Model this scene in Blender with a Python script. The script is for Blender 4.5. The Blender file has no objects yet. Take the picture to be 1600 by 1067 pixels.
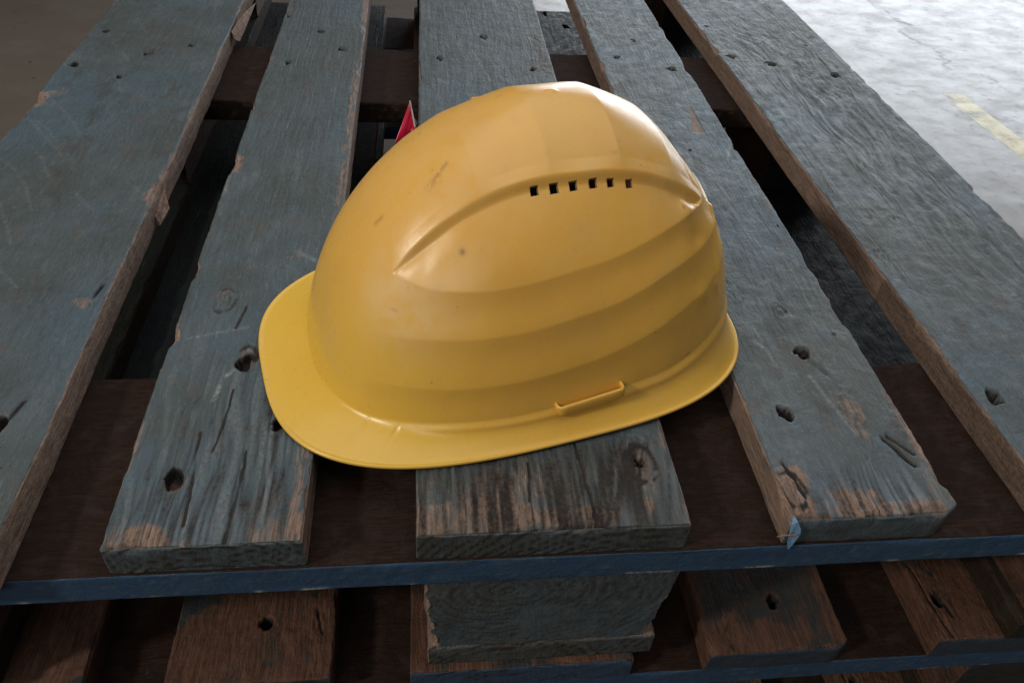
import bpy, math, random
import numpy as np
from mathutils import Matrix, Vector

SC = bpy.context.scene
COL = SC.collection
MM = 0.001

# ------------------------------------------------------------------ camera
def set_camera():
    cam = bpy.data.cameras.new('camera'); o = bpy.data.objects.new('camera', cam); COL.objects.link(o)
    yaw, pitch, roll = (math.radians(a) for a in (8.4569872, 41.92247318, 4.79149159))
    cy, sy, cp, sp = math.cos(yaw), math.sin(yaw), math.cos(pitch), math.sin(pitch)
    fwd = np.array([sy*cp, cy*cp, -sp]); right = np.array([cy, -sy, 0]); up = np.cross(right, fwd)
    c, s = math.cos(roll), math.sin(roll)
    r2 = c*right + s*up; u2 = -s*right + c*up
    m = Matrix.Identity(4)
    for i in range(3):
        m[i][0] = r2[i]; m[i][1] = u2[i]; m[i][2] = -fwd[i]
    m[0][3], m[1][3], m[2][3] = 7.27877*MM, -228.40313*MM, 341.45949*MM
    o.matrix_world = m
    cam.sensor_fit = 'HORIZONTAL'; cam.sensor_width = 36; cam.lens = 1205.004/1600*36
    cam.clip_start = 0.01; cam.clip_end = 200
    SC.camera = o
set_camera()

# ------------------------------------------------------------------ light
world = bpy.data.worlds.new('World'); SC.world = world; world.use_nodes = True
bg = world.node_tree.nodes['Background']
bg.inputs[0].default_value = (0.80, 0.88, 1.0, 1); bg.inputs[1].default_value = 0.012

def area(name, loc, target, sx, sy, watts, color):
    l = bpy.data.lights.new(name, 'AREA'); l.shape = 'RECTANGLE'; l.size = sx; l.size_y = sy
    l.energy = watts; l.color = color
    o = bpy.data.objects.new(name, l); COL.objects.link(o)
    o.location = loc
    o.rotation_euler = (Vector(target)-Vector(loc)).to_track_quat('-Z', 'Y').to_euler()
    return o
# the hall's open door far behind, the skylight above and a hall lamp on the photographer's left
area('door_light', (3.1, 5.2, 0.75), (1.6, 1.0, 0.2), 4.8, 2.2, 215, (0.86, 0.93, 1.0))
area('skylight', (0.4, 0.8, 3.0), (0.1, 0.4, 0.0), 4.6, 4.6, 84, (0.97, 0.98, 1.0))
area('hall_lamp', (-1.9, -0.8, 1.45), (0.1, 0.15, 0.05), 0.22, 0.22, 29, (1.0, 0.92, 0.80))

area('front_fill', (-1.0, -2.3, 1.5), (0.08, 0.15, 0.05), 1.6, 0.8, 15, (1.0, 0.95, 0.87))  # added soft fill from behind the camera, no such lamp seen

SC.view_settings.view_transform = 'Standard'; SC.view_settings.look = 'None'
SC.view_settings.exposure = 0.0; SC.view_settings.gamma = 1.0

# ------------------------------------------------------------------ noise
def _h(ix, iy, seed):
    n = (ix.astype(np.int64)*374761393 + iy.astype(np.int64)*668265263 + seed*1442695041) & 0xffffffff
    n = ((n ^ (n >> 13))*1274126177) & 0xffffffff
    n = n ^ (n >> 16)
    return (n & 0xffffff)/float(0xffffff)
def vn(x, y, seed=0):
    x = np.asarray(x, float); y = np.asarray(y, float)
    ix = np.floor(x); iy = np.floor(y); fx = x-ix; fy = y-iy
    fx = fx*fx*(3-2*fx); fy = fy*fy*(3-2*fy)
    a = _h(ix, iy, seed); b = _h(ix+1, iy, seed); c = _h(ix, iy+1, seed); d = _h(ix+1, iy+1, seed)
    return (a*(1-fx)+b*fx)*(1-fy) + (c*(1-fx)+d*fx)*fy
def fbm(x, y, seed=0, o=3):
    s = 0; a = 0.5; t = 0
    for i in range(o):
        s = s + a*vn(x*2**i, y*2**i, seed+i*17); t += a; a *= 0.5
    return s/t
def sstep(a, b, x):
    t = np.clip((x-a)/(b-a), 0, 1); return t*t*(3-2*t)

# ------------------------------------------------------------------ materials
def new_mat(name):
    m = bpy.data.materials.new(name); m.use_nodes = True
    nt = m.node_tree; b = nt.nodes['Principled BSDF']
    return m, nt, b
class N:
    def __init__(s, nt): s.nt = nt
    def n(s, t, **k):
        x = s.nt.nodes.new(t)
        for a, v in k.items():
            if a == 'inp':
                for kk, vv in v.items(): x.inputs[kk].default_value = vv
            else: setattr(x, a, v)
        return x
    def l(s, a, b): s.nt.links.new(a, b)
    def noise(s, vec, scale, detail=4, rough=0.55, dist=0.0):
        x = s.n('ShaderNodeTexNoise', inp={'Scale': scale, 'Detail': detail, 'Roughness': rough, 'Distortion': dist}); s.l(vec, x.inputs['Vector']); return x.outputs['Fac']
    def mapv(s, vec, sc, rot=(0, 0, 0), loc=(0, 0, 0)):
        x = s.n('ShaderNodeMapping'); x.inputs['Scale'].default_value = sc; x.inputs['Rotation'].default_value = rot; x.inputs['Location'].default_value = loc
        s.l(vec, x.inputs['Vector']); return x.outputs[0]
    def ramp(s, fac, a, b, lo=0.0, hi=1.0):
        x = s.n('ShaderNodeMapRange', inp={'From Min': a, 'From Max': b, 'To Min': lo, 'To Max': hi}); x.interpolation_type = 'SMOOTHSTEP'
        s.l(fac, x.inputs['Value']); return x.outputs[0]
    def math(s, op, a, b=None, clamp=False):
        x = s.n('ShaderNodeMath', operation=op, use_clamp=clamp)
        for i, v in enumerate((a, b)):
            if v is None: continue
            if isinstance(v, (int, float)): x.inputs[i].default_value = v
            else: s.l(v, x.inputs[i])
        return x.outputs[0]
    def mix(s, fac, a, b, mode='MIX'):
        x = s.n('ShaderNodeMix', data_type='RGBA', blend_type=mode)
        if isinstance(fac, (int, float)): x.inputs[0].default_value = fac
        else: s.l(fac, x.inputs[0])
        for i, v in ((6, a), (7, b)):
            if isinstance(v, tuple): x.inputs[i].default_value = (*v, 1)
            else: s.l(v, x.inputs[i])
        return x.outputs[2]
    def bump(s, h, strength, dist, prev=None):
        x = s.n('ShaderNodeBump', inp={'Strength': strength, 'Distance': dist}); s.l(h, x.inputs['Height'])
        if prev is not None: s.l(prev, x.inputs['Normal'])
        return x.outputs[0]

def wood_mat(name, paint=(0.072, 0.091, 0.099), paint2=(0.050, 0.063, 0.061), bare=(0.285, 0.188, 0.138), bare2=(0.165, 0.108, 0.080), wear=0.0, spec=0.42, lum=1.0):
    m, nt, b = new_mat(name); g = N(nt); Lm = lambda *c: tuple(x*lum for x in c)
    tc = g.n('ShaderNodeTexCoord'); oi = g.n('ShaderNodeObjectInfo')
    off = g.n('ShaderNodeVectorMath', operation='ADD'); sc = g.n('ShaderNodeVectorMath', operation='SCALE'); sc.inputs['Scale'].default_value = 7.0
    cmb = g.n('ShaderNodeCombineXYZ'); g.l(oi.outputs['Random'], cmb.inputs[0]); g.l(oi.outputs['Random'], cmb.inputs[1]); g.l(cmb.outputs[0], sc.inputs[0])
    g.l(tc.outputs['Object'], off.inputs[0]); g.l(sc.outputs[0], off.inputs[1]); v = off.outputs[0]
    att = g.n('ShaderNodeAttribute', attribute_name='mask'); sep = g.n('ShaderNodeSeparateColor'); g.l(att.outputs['Color'], sep.inputs[0])
    aR, aG, aB, aA = sep.outputs[0], sep.outputs[1], sep.outputs[2], att.outputs['Alpha']
    # distort the grain a little
    wob = g.n('ShaderNodeTexNoise', inp={'Scale': 14.0, 'Detail': 2.0}); g.l(v, wob.inputs['Vector'])
    ws = g.n('ShaderNodeVectorMath', operation='SCALE'); ws.inputs['Scale'].default_value = 0.012; g.l(wob.outputs['Color'], ws.inputs[0])
    wa = g.n('ShaderNodeVectorMath', operation='ADD'); g.l(v, wa.inputs[0]); g.l(ws.outputs[0], wa.inputs[1]); vd = wa.outputs[0]
    grain = g.noise(g.mapv(vd, (420, 16, 420)), 1.0, 6, 0.62)
    grain2 = g.noise(g.mapv(vd, (1500, 60, 1500)), 1.0, 3, 0.6)
    diag = g.noise(g.mapv(vd, (520, 90, 90), rot=(0, 0, 0.7)), 1.0, 5, 0.65)
    big = g.noise(v, 17, 5, 0.6)
    med = g.noise(v, 75, 6, 0.65, 0.6)
    fine = g.noise(v, 420, 4, 0.7)
    # paint
    huge = g.noise(v, 5.5, 3, 0.5)
    c = g.mix(g.ramp(big, 0.36, 0.66), paint, paint2)
    c = g.mix(g.math('MULTIPLY', g.ramp(huge, 0.45, 0.65), 0.6), c, Lm(0.062, 0.112, 0.150))
    c = g.mix(g.math('MULTIPLY', g.ramp(huge, 0.46, 0.30), 0.6), c, Lm(0.060, 0.062, 0.050))
    c = g.mix(g.math('MULTIPLY', oi.outputs['Random'], 0.40), c, Lm(0.052, 0.070, 0.072))
    c = g.mix(g.math('MULTIPLY', g.ramp(med, 0.50, 0.72), 0.55), c, Lm(0.080, 0.076, 0.064))
    c = g.mix(g.math('MULTIPLY', g.ramp(g.noise(v, 33, 4, 0.6), 0.55, 0.7), 0.35), c, Lm(0.060, 0.100, 0.145))
    c = g.mix(g.math('MULTIPLY', g.ramp(grain, 0.50, 0.30), 0.38), c, (0.045, 0.048, 0.048))
    c = g.mix(g.math('MULTIPLY', g.ramp(diag, 0.60, 0.76), 0.55), c, Lm(0.140, 0.185, 0.205))
    c = g.mix(g.math('MULTIPLY', g.ramp(fine, 0.62, 0.78), 0.35), c, Lm(0.16, 0.195, 0.21))
    c = g.mix(g.math('MULTIPLY', g.ramp(fine, 0.40, 0.25), 0.5), c, (0.04, 0.045, 0.05))
    stain_ = g.noise(g.mapv(vd, (30, 11, 30)), 1.0, 6, 0.7)
    c = g.mix(g.math('MULTIPLY', g.ramp(stain_, 0.54, 0.66), 0.62), c, Lm(0.040, 0.042, 0.038))
    c = g.mix(g.math('MULTIPLY', g.ramp(stain_, 0.44, 0.32), 0.45), c, Lm(0.105, 0.130, 0.140))
    chalk = g.noise(g.mapv(vd, (260, 38, 260), rot=(0, 0, -0.18)), 1.0, 7, 0.72)
    c = g.mix(g.math('MULTIPLY', g.ramp(chalk, 0.56, 0.70), 0.45), c, Lm(0.115, 0.155, 0.170))
    c = g.mix(g.math('MULTIPLY', g.ramp(chalk, 0.44, 0.32), 0.6), c, (0.050, 0.055, 0.055))
    c = g.mix(g.math('MULTIPLY', g.ramp(g.noise(g.mapv(vd, (60, 30, 60)), 1.0, 6, 0.75), 0.55, 0.68), 0.40), c, Lm(0.100, 0.074, 0.055))
    c = g.mix(g.math('MULTIPLY', g.ramp(grain2, 0.46, 0.32), 0.5), c, (0.035, 0.036, 0.036))
    fleck = g.noise(g.mapv(vd, (650, 210, 650), rot=(0, 0, 0.25)), 1.0, 5, 0.78)
    c = g.mix(g.math('MULTIPLY', g.ramp(fleck, 0.585, 0.68), 0.38), c, Lm(0.22, 0.22, 0.21))
    c = g.mix(g.math('MULTIPLY', g.ramp(fleck, 0.42, 0.34), 0.65), c, (0.030, 0.028, 0.026))
    bl = g.mix(g.ramp(med, 0.35, 0.7), (0.024, 0.056, 0.118), (0.030, 0.064, 0.104))
    bl = g.mix(g.math('MULTIPLY', g.ramp(fine, 0.6, 0.8), 0.3), bl, (0.10, 0.14, 0.19))
    c = g.mix(aB, c, bl)
    # bare wood
    w = g.mix(g.ramp(grain, 0.25, 0.75), bare2, bare)
    w = g.mix(g.math('MULTIPLY', g.ramp(grain2, 0.54, 0.38), 0.6), w, tuple(.35*x for x in bare2))
    w = g.mix(g.math('MULTIPLY', g.ramp(med, 0.45, 0.7), 0.5), w, tuple(0.6*x+0.02 for x in bare))
    w = g.mix(g.math('MULTIPLY', g.ramp(fine, 0.6, 0.8), 0.35), w, tuple(min(1, 1.35*x+.01) for x in bare))
    wm = g.math('ADD', aR, g.math('MULTIPLY', g.math('SUBTRACT', g.math('ADD', g.math('ADD', g.math('MULTIPLY', grain, 0.25), g.math('MULTIPLY', med, 0.25)), g.math('ADD', g.math('MULTIPLY', fine, 0.15), g.math('MULTIPLY', grain2, 0.35))), 0.5), 3.0))
    wm = g.ramp(g.math('ADD', wm, wear), 0.30, 0.86)
    c = g.mix(wm, c, w)
    c = g.mix(g.math('MULTIPLY', aA, g.ramp(fine, 0.3, 0.6)), c, Lm(0.30, 0.31, 0.30))
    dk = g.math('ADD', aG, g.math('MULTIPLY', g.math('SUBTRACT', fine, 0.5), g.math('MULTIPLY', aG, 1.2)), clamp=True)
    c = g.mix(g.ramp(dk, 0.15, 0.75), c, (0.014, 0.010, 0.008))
    g.l(c, b.inputs['Base Color'])
    r = g.ramp(med, 0.3, 0.7, 0.50, 0.68); r = g.math('ADD', r, g.math('MULTIPLY', wm, 0.2)); g.l(r, b.inputs['Roughness'])
    b.inputs['Specular IOR Level'].default_value = spec
    n1 = g.bump(grain, 0.30, 0.0014); n2 = g.bump(med, 0.55, 0.0022, n1); n3 = g.bump(diag, 0.5, 0.0011, n2); n4 = g.bump(grain2, 0.2, 0.0004, n3); n5 = g.bump(fine, 0.7, 0.0005, n4); n5 = g.bump(fleck, 0.45, 0.0006, n5)
    g.l(n5, b.inputs['Normal'])
    return m

M_deck = wood_mat('weathered_painted_wood')
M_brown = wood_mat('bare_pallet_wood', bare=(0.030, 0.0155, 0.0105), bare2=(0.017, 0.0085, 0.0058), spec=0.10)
M_low = wood_mat('shade_toned_pallet_wood', paint=(0.020, 0.023, 0.022), paint2=(0.024, 0.025, 0.020), bare=(0.135, 0.066, 0.042), bare2=(0.055, 0.027, 0.017), spec=0.2, lum=0.3)  # dark copy of the deck wood, the gaps' shade put into its colours
M_under = wood_mat('shade_toned_underside_wood', paint=(0.018, 0.020, 0.016), paint2=(0.022, 0.020, 0.014), bare=(0.045, 0.030, 0.020), bare2=(0.018, 0.011, 0.008), spec=0.08, lum=0.2)  # shade below the boards mixed into this wood's colours

def plastic_mat():
    m, nt, b = new_mat('sun_faded_yellow_plastic'); g = N(nt)
    tc = g.n('ShaderNodeTexCoord'); v = tc.outputs['Object']
    att = g.n('ShaderNodeAttribute', attribute_name='mask'); sep = g.n('ShaderNodeSeparateColor'); g.l(att.outputs['Color'], sep.inputs[0])
    big = g.noise(v, 14, 3, 0.5); med = g.noise(v, 90, 5, 0.6); fine = g.noise(v, 900, 3, 0.6); scr = g.noise(g.mapv(v, (900, 60, 300), rot=(0.3, 0.4, 0.8)), 1.0, 3, 0.6)
    c = g.mix(g.ramp(big, 0.35, 0.65), (0.72, 0.400, 0.082), (0.67, 0.360, 0.070))
    c = g.mix(sep.outputs[2], c, (0.70, 0.435, 0.060))                        # fresher yellow of the brim
    c = g.mix(g.math('MULTIPLY', g.ramp(med, 0.55, 0.8), 0.16), c, (0.36, 0.19, 0.05))
    c = g.mix(g.math('MULTIPLY', g.ramp(scr, 0.64, 0.74), 0.28), c, (0.50, 0.31, 0.12))
    dst = g.noise(v, 26, 6, 0.75); c = g.mix(g.math('MULTIPLY', g.ramp(dst, 0.52, 0.72), 0.22), c, (0.58, 0.42, 0.20))
    dot = g.ramp(g.noise(v, 210, 2, 0.4), 0.74, 0.78); c = g.mix(g.math('MULTIPLY', dot, 0.5), c, (0.22, 0.12, 0.05))
    c = g.mix(g.math('MULTIPLY', g.ramp(fine, 0.66, 0.8), 0.12), c, (0.66, 0.50, 0.26))
    c = g.mix(g.math('MULTIPLY', sep.outputs[1], g.ramp(med, 0.2, 0.6)), c, (0.70, 0.50, 0.26))    # chalky bloom, and rear-crown glare put into the colour
    c = g.mix(g.math('MULTIPLY', sep.outputs[0], 0.75), c, (0.20, 0.095, 0.045))        # scuffs and the darkened pocket floor
    g.l(c, b.inputs['Base Color'])
    r = g.ramp(med, 0.3, 0.7, 0.26, 0.36); r = g.math('ADD', r, g.math('MULTIPLY', sep.outputs[1], 0.16)); r = g.math('ADD', r, g.math('MULTIPLY', g.ramp(scr, 0.6, 0.75), 0.12))
    g.l(r, b.inputs['Roughness'])
    b.inputs['Specular IOR Level'].default_value = 0.55
    b.inputs['Subsurface Weight'].default_value = 0.12; b.inputs['Subsurface Radius'].default_value = (0.006, 0.003, 0.001); b.inputs['Subsurface Scale'].default_value = 0.6
    n1 = g.bump(med, 0.10, 0.0006); n2 = g.bump(fine, 0.22, 0.00012, n1); n3 = g.bump(scr, 0.15, 0.0001, n2)
    g.l(n3, b.inputs['Normal'])
    return m
M_yellow = plastic_mat()

def simple_mat(name, col, rough=0.5, col2=None, scale=300, spec=0.5, bump=0.0):
    m, nt, b = new_mat(name); g = N(nt)
    tc = g.n('ShaderNodeTexCoord'); f = g.noise(tc.outputs['Object'], scale, 4, 0.6)
    g.l(g.mix(g.ramp(f, 0.35, 0.65), col, col2 or tuple(.75*x for x in col)), b.inputs['Base Color'])
    b.inputs['Roughness'].default_value = rough; b.inputs['Specular IOR Level'].default_value = spec
    if bump: g.l(g.bump(f, bump, 0.0005), b.inputs['Normal'])
    return m

def floor_mat():
    m, nt, b = new_mat('polished_concrete'); g = N(nt)
    tc = g.n('ShaderNodeTexCoord'); v = tc.outputs['Object']
    big = g.noise(v, 1.1, 4, 0.6); med = g.noise(v, 6, 6, 0.65, 0.4); fine = g.noise(v, 60, 5, 0.7); st = g.noise(g.mapv(v, (11, 16, 9), rot=(0, 0, 0.9)), 1.0, 5, 0.65)
    c = g.mix(g.ramp(big, 0.35, 0.65), (0.125, 0.102, 0.082), (0.100, 0.080, 0.062))
    c = g.mix(g.math('MULTIPLY', g.ramp(med, 0.45, 0.7), 0.25), c, (0.155, 0.138, 0.118))
    c = g.mix(g.math('MULTIPLY', g.ramp(st, 0.6, 0.75), 0.4), c, (0.09, 0.08, 0.07))
    vd = g.n('ShaderNodeVectorMath', operation='ADD'); ns = g.n('ShaderNodeTexNoise', inp={'Scale': 5.0, 'Detail': 5.0, 'Roughness': 0.6}); g.l(v, ns.inputs['Vector'])
    nsc = g.n('ShaderNodeVectorMath', operation='SCALE'); nsc.inputs['Scale'].default_value = 0.22; g.l(ns.outputs['Color'], nsc.inputs[0]); g.l(v, vd.inputs[0]); g.l(nsc.outputs[0], vd.inputs[1])
    vo = g.n('ShaderNodeTexVoronoi', feature='DISTANCE_TO_EDGE', inp={'Scale': 1.15}); g.l(vd.outputs[0], vo.inputs['Vector'])
    crack = g.ramp(vo.outputs['Distance'], 0.0, 0.016, 1.0, 0.0); crack = g.math('MULTIPLY', crack, g.ramp(med, 0.48, 0.64))
    c = g.mix(g.math('MULTIPLY', crack, 0.35), c, (0.05, 0.045, 0.04))
    spk = g.ramp(g.noise(v, 38, 2, 0.5), 0.73, 0.78); c = g.mix(g.math('MULTIPLY', spk, .8), c, (0.03, 0.025, 0.02))
    g.l(c, b.inputs['Base Color'])
    r = g.ramp(st, 0.3, 0.75, 0.34, 0.46); r = g.math('ADD', r, g.math('MULTIPLY', crack, 0.12)); r = g.math('ADD', r, g.ramp(fine, 0.5, 0.8, 0.0, 0.15)); g.l(r, b.inputs['Roughness'])
    b.inputs['Specular IOR Level'].default_value = 0.5
    n1 = g.bump(med, 0.07, 0.004); n2 = g.bump(fine, 0.2, 0.0008, n1); n3 = g.bump(st, 0.06, 0.002, n2); n4 = g.bump(g.math('SUBTRACT', 1.0, crack), 0.25, 0.002, n3)
    g.l(n4, b.inputs['Normal'])
    return m

# ------------------------------------------------------------------ mesh helpers
def link(name, me, mat, parent=None, loc=(0, 0, 0), rot=(0, 0, 0)):
    o = bpy.data.objects.new(name, me); COL.objects.link(o)
    if mat is not None and not me.materials: me.materials.append(mat)
    o.location = loc; o.rotation_euler = rot
    if parent is not None: o.parent = parent
    return o
def empty(name, loc=(0, 0, 0)):
    o = bpy.data.objects.new(name, None); COL.objects.link(o); o.location = loc; o.empty_display_size = 0.05; return o
def mesh_np(name, V, F, mask=None, smooth=True):
    me = bpy.data.meshes.new(name)
    V = np.asarray(V, np.float32); F = np.asarray(F, np.int32); k = F.shape[1]
    me.vertices.add(len(V)); me.vertices.foreach_set('co', V.ravel())
    me.loops.add(F.size); me.loops.foreach_set('vertex_index', F.ravel())
    me.polygons.add(len(F)); me.polygons.foreach_set('loop_start', np.arange(0, F.size, k, dtype=np.int32))
    me.update(calc_edges=True)
    me.polygons.foreach_set('use_smooth', np.full(len(F), smooth))
    if mask is not None:
        a = me.color_attributes.new('mask', 'FLOAT_COLOR', 'POINT'); a.data.foreach_set('color', np.clip(mask, 0, 1).astype(np.float32).ravel())
    me.validate(); me.update()
    return me

def lattice(xs, ys, zs):
    """surface points and quads of a box lattice"""
    nx, ny, nz = len(xs), len(ys), len(zs)
    I, J, K = np.meshgrid(np.arange(nx), np.arange(ny), np.arange(nz), indexing='ij')
    surf = (I == 0) | (I == nx-1) | (J == 0) | (J == ny-1) | (K == 0) | (K == nz-1)
    idm = -np.ones((nx, ny, nz), int); idm[surf] = np.arange(surf.sum())
    P = np.stack([xs[I[surf]], ys[J[surf]], zs[K[surf]]], 1)
    F = []
    def q(a, flip):
        f = np.stack([a[:-1, :-1], a[1:, :-1], a[1:, 1:], a[:-1, 1:]], -1).reshape(-1, 4)
        F.append(f[:, ::-1] if flip else f)
    q(idm[:, :, -1], False); q(idm[:, :, 0], True)
    q(idm[0, :, :], True); q(idm[-1, :, :], False)
    q(idm[:, 0, :], False); q(idm[:, -1, :], True)
    return P, np.concatenate(F)

def stations(L, near, far, flip=False):
    out = [0.0]; 
    while out[-1] < L: out.append(out[-1] + near + (far-near)*min(1, out[-1]/L*1.0))
    a = np.array(out); a *= L/a[-1]
    return L - a[::-1] if flip else a
def edged(W, step, fine=(0, .5, 1.2, 2.2, 3.4)):
    e = np.array(fine); n = max(2, int((W-2*e[-1])/step)); mid = np.linspace(e[-1], W-e[-1], n+1)
    return np.unique(np.round(np.concatenate([e, mid, W-e]), 3))

def seg_dist(px, py, a, b):
    a = np.array(a, float); b = np.array(b, float); d = b-a; L2 = (d**2).sum()
    t = np.clip(((px-a[0])*d[0] + (py-a[1])*d[1])/L2, 0, 1)
    return np.hypot(px-a[0]-t*d[0], py-a[1]-t*d[1])

def plank(name, L, W, T, seed, near=2.0, far=4.0, xstep=2.2, bare_side=(0, 0), bare_top=0.0, bare_front=0.0, blue_front=0.0, blue_side=(0, 0),
          holes=(), cracks=(), scr=(), patches=(), knots=(), chips=(), skewL=0.0, skewR=0.0, ew=0.9, relief=0.35, front_round=1.2, wornend=0.0, rings=None, tr=1.0,
          stain=(), nz=None, edge_bare=0.35, dents=(), streaks=(), wedge=None, front_dark=(0, 1), tone=0.0):
    """board lying along +y, x 0..W, top at z=0; all in mm. returns mesh in metres."""
    xs = edged(W, xstep); ys = np.unique(np.concatenate([[0, .5, 1.2, 2.2], stations(L, near, far)[2:]])); zs = -edged(T, 3.0 if nz is None else T/nz)[::-1]
    for (hx, hy, hr) in holes:
        k_ = np.linspace(-1.35, 1.35, 9)*hr; xs = np.concatenate([xs, hx+k_]); ys = np.concatenate([ys, hy+k_*1.3])
    for (a_, b_, w_, dep) in cracks:
        if abs(a_[0]-b_[0]) < 14: xs = np.concatenate([xs, np.arange(min(a_[0], b_[0])-2, max(a_[0], b_[0])+2, .6)])
    xs = np.unique(np.round(xs[(xs >= 0) & (xs <= W)]/.45).astype(int))*.45; ys = np.unique(np.round(ys[(ys >= 0) & (ys <= L)]/.4).astype(int))*.4
    xs[-1] = W; ys[-1] = L
    P, F = lattice(xs, ys, zs)
    lo = np.array([0, 0, -T]); hi = np.array([W, L, 0.]); r = 1.1*tr
    q = np.clip(P, lo+r, hi-r); d = P-q; dl = np.linalg.norm(d, axis=1); n = d/np.maximum(dl, 1e-9)[:, None]
    x0, y0, z0 = P.T
    top = sstep(.55, .85, n[:, 2]); xl = sstep(.55, .85, -n[:, 0]); xh = sstep(.55, .85, n[:, 0]); fr = sstep(.55, .85, -n[:, 1]); bk = sstep(.55, .85, n[:, 1])
    P = q + n*r
    bare = np.zeros(len(P)); dark = np.zeros(len(P)); blue = np.zeros(len(P)); sc_ = np.zeros(len(P))
    bare += top*bare_top + xl*bare_side[0] + xh*bare_side[1] + fr*bare_front
    blue += fr*blue_front + xl*blue_side[0] + xh*blue_side[1]
    dz = np.zeros(len(P)); dx = np.zeros(len(P)); dy = np.zeros(len(P))
    # relief
    gr = fbm(x0*.42 + vn(x0*.02, y0*.012, seed+5)*6, y0*.02, seed+1, 3)-.5
    wv = fbm(x0*.05, y0*.02, seed+2, 2)-.5
    bl = fbm(x0*.16, y0*.13, seed+3, 3)-.5
    h = relief*(1.1*gr + .8*bl) + 1.0*wv*relief*2
    dz += top*h
    hs = fbm(z0*.35, y0*.05, seed+8, 3)-.5
    dx += (xh-xl)*hs*.9
    # crooked edges
    for s, sk, sd in ((0, skewL, 31), (1, skewR, 47)):
        wgt = (1-x0/W) if s == 0 else x0/W
        e = (fbm(y0*.012, z0*.01, seed+sd, 3)-.5)*1.5*ew + (fbm(y0*.16, z0*.1, seed+sd+3, 2)-.5)*ew*.35
        dx += wgt*(e + sk*y0/500.)
    # top arrises broken off here and there
    for s in (0, 1):
        a = (x0 if s == 0 else W-x0) + (-z0)
        c = np.clip((fbm(y0*.035, y0*0+s*9., seed+60+s, 3)-.60)*14, 0, 3) + 0.7 + (vn(y0*.3, y0*0, seed+70+s)-.5)*1.0
        for (cs, cy, cw, cd) in chips:
            if cs == s: c = c + cd*np.exp(-((y0-cy)/cw)**2)
        ins = np.clip(c-a, 0, None)*.5
        dx += ins*(1 if s == 0 else -1); dz -= ins*.8
        bare += sstep(.2, 1.2, ins)*.55
        near_e = np.exp(-(x0 if s == 0 else W-x0)/3.0)*top
        bare += near_e*edge_bare*sstep(.42, .62, fbm(y0*.03, y0*0+3, seed+80+s, 3))*1.4
    dark += fr*.38*(1-blue_front)
    wearf = np.maximum(fr*blue_front, xh*blue_side[1])
    k = wearf*sstep(-T+3.2, -T+1.0, z0)*sstep(.66, .71, fbm(y0*.06+x0*.06, y0*0+2, seed+85, 3)); sc_ += k*1.2
    k = wearf*sstep(.60, .70, fbm(y0*.035+x0*.05, z0*.12, seed+86, 4)); dark += k*.30; bare += k*.30
    k = (xh+fr)*sstep(.68, .8, fbm((y0+x0)*.25, z0*.5, seed+87, 2)); sc_ += k*.12
    # front end arris
    c = 1.2 + np.clip((fbm(x0*.06, x0*0, seed+90, 3)-.45)*9, 0, 4)*front_round
    a = y0 + (-z0); ins = np.clip(c-a, 0, None)*.5; dy += ins; dz -= ins; bare += sstep(.3, 1.4, ins)*.4
    dy -= fr*(fbm(x0*.12, z0*.5, seed+91, 3)-.5)*1.6
    if wornend > 0:
        e = np.exp(-y0/28.)*top; m = fbm(x0*.05, y0*.03, seed+95, 3)
        bare += wornend*e*sstep(.38, .62, m)*1.2
    if rings is not None:
        cx, cz, fq = rings
        rr = np.hypot(x0-cx, (z0-cz)*1.15) + (fbm(x0*.03, z0*.03, seed+99, 2)-.5)*9
        w = .5+.5*np.sin(rr*fq + fbm(x0*.1, z0*.1, seed+102, 2)*4); k = fr*sstep(.3, .65, fbm(x0*.04, z0*.06, seed+101, 2)+.12)
        dy += k*(w**3)*.5; dark += k*(w**4)*.32
    for (a_, b_, w_, dep) in cracks:
        dd = seg_dist(x0 + (fbm(y0*.10, x0*.01, seed+7, 2)-.5)*2.2, y0 + (fbm(x0*.12, y0*.02, seed+9, 2)-.5)*3.0, a_, b_); k = np.exp(-(dd/w_)**2)*top
        brk = .45+.55*sstep(.3, .6, vn(x0*.05+y0*.06, y0*.03, seed+19)); k = k*brk; dz -= k*dep; dark += sstep(.25, .8, k)*.9
    for (hx, hy, hr) in holes:
        ang = np.arctan2(y0-hy, x0-hx); rr = np.hypot((x0-hx), (y0-hy)*.75)
        R_ = hr*(.86 if hy < 400 else 1.12)*(1+.45*(vn(ang*1.4+hx, ang*0+hy, seed+11)-.5)*2)
        k = 1-sstep(.72, 1.0, rr/R_); dz -= top*k*min(8, hr*1.5+2); dark += top*k*1.9*(1-.45*(hr > 4.5)*np.exp(-(rr/R_*2.2)**2))
        ring = np.exp(-((rr-R_*1.15)/(.22*hr))**2)*top; dz += ring*.15; bare += ring*.22
    for (kx, ky, kr) in knots:
        rr = np.hypot((x0-kx), (y0-ky)*.6); ph = rr + (fbm(x0*.15, y0*.1, seed+13, 2)-.5)*5
        k = np.exp(-(rr/kr)**2)*top; dz += k*(.9+.7*np.sin(ph*1.5)); dark += np.exp(-((rr-kr*.75)/1.2)**2)*top*.5*sstep(.4, .6, vn(x0*.2, y0*.2, seed+14)) + k*.12; bare += k*.45
    for (px, py, rx, ry, amt) in patches:
        rr = np.hypot((x0-px)/rx, (y0-py)/ry) + (fbm(x0*.14, y0*.12, seed+15, 3)-.5)*1.1
        k = 1-sstep(.6, 1.05, rr); bare += k*amt*top; dz += k*top*(fbm(x0*.5, y0*.25, seed+16, 2)-.5)*1.6
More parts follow.
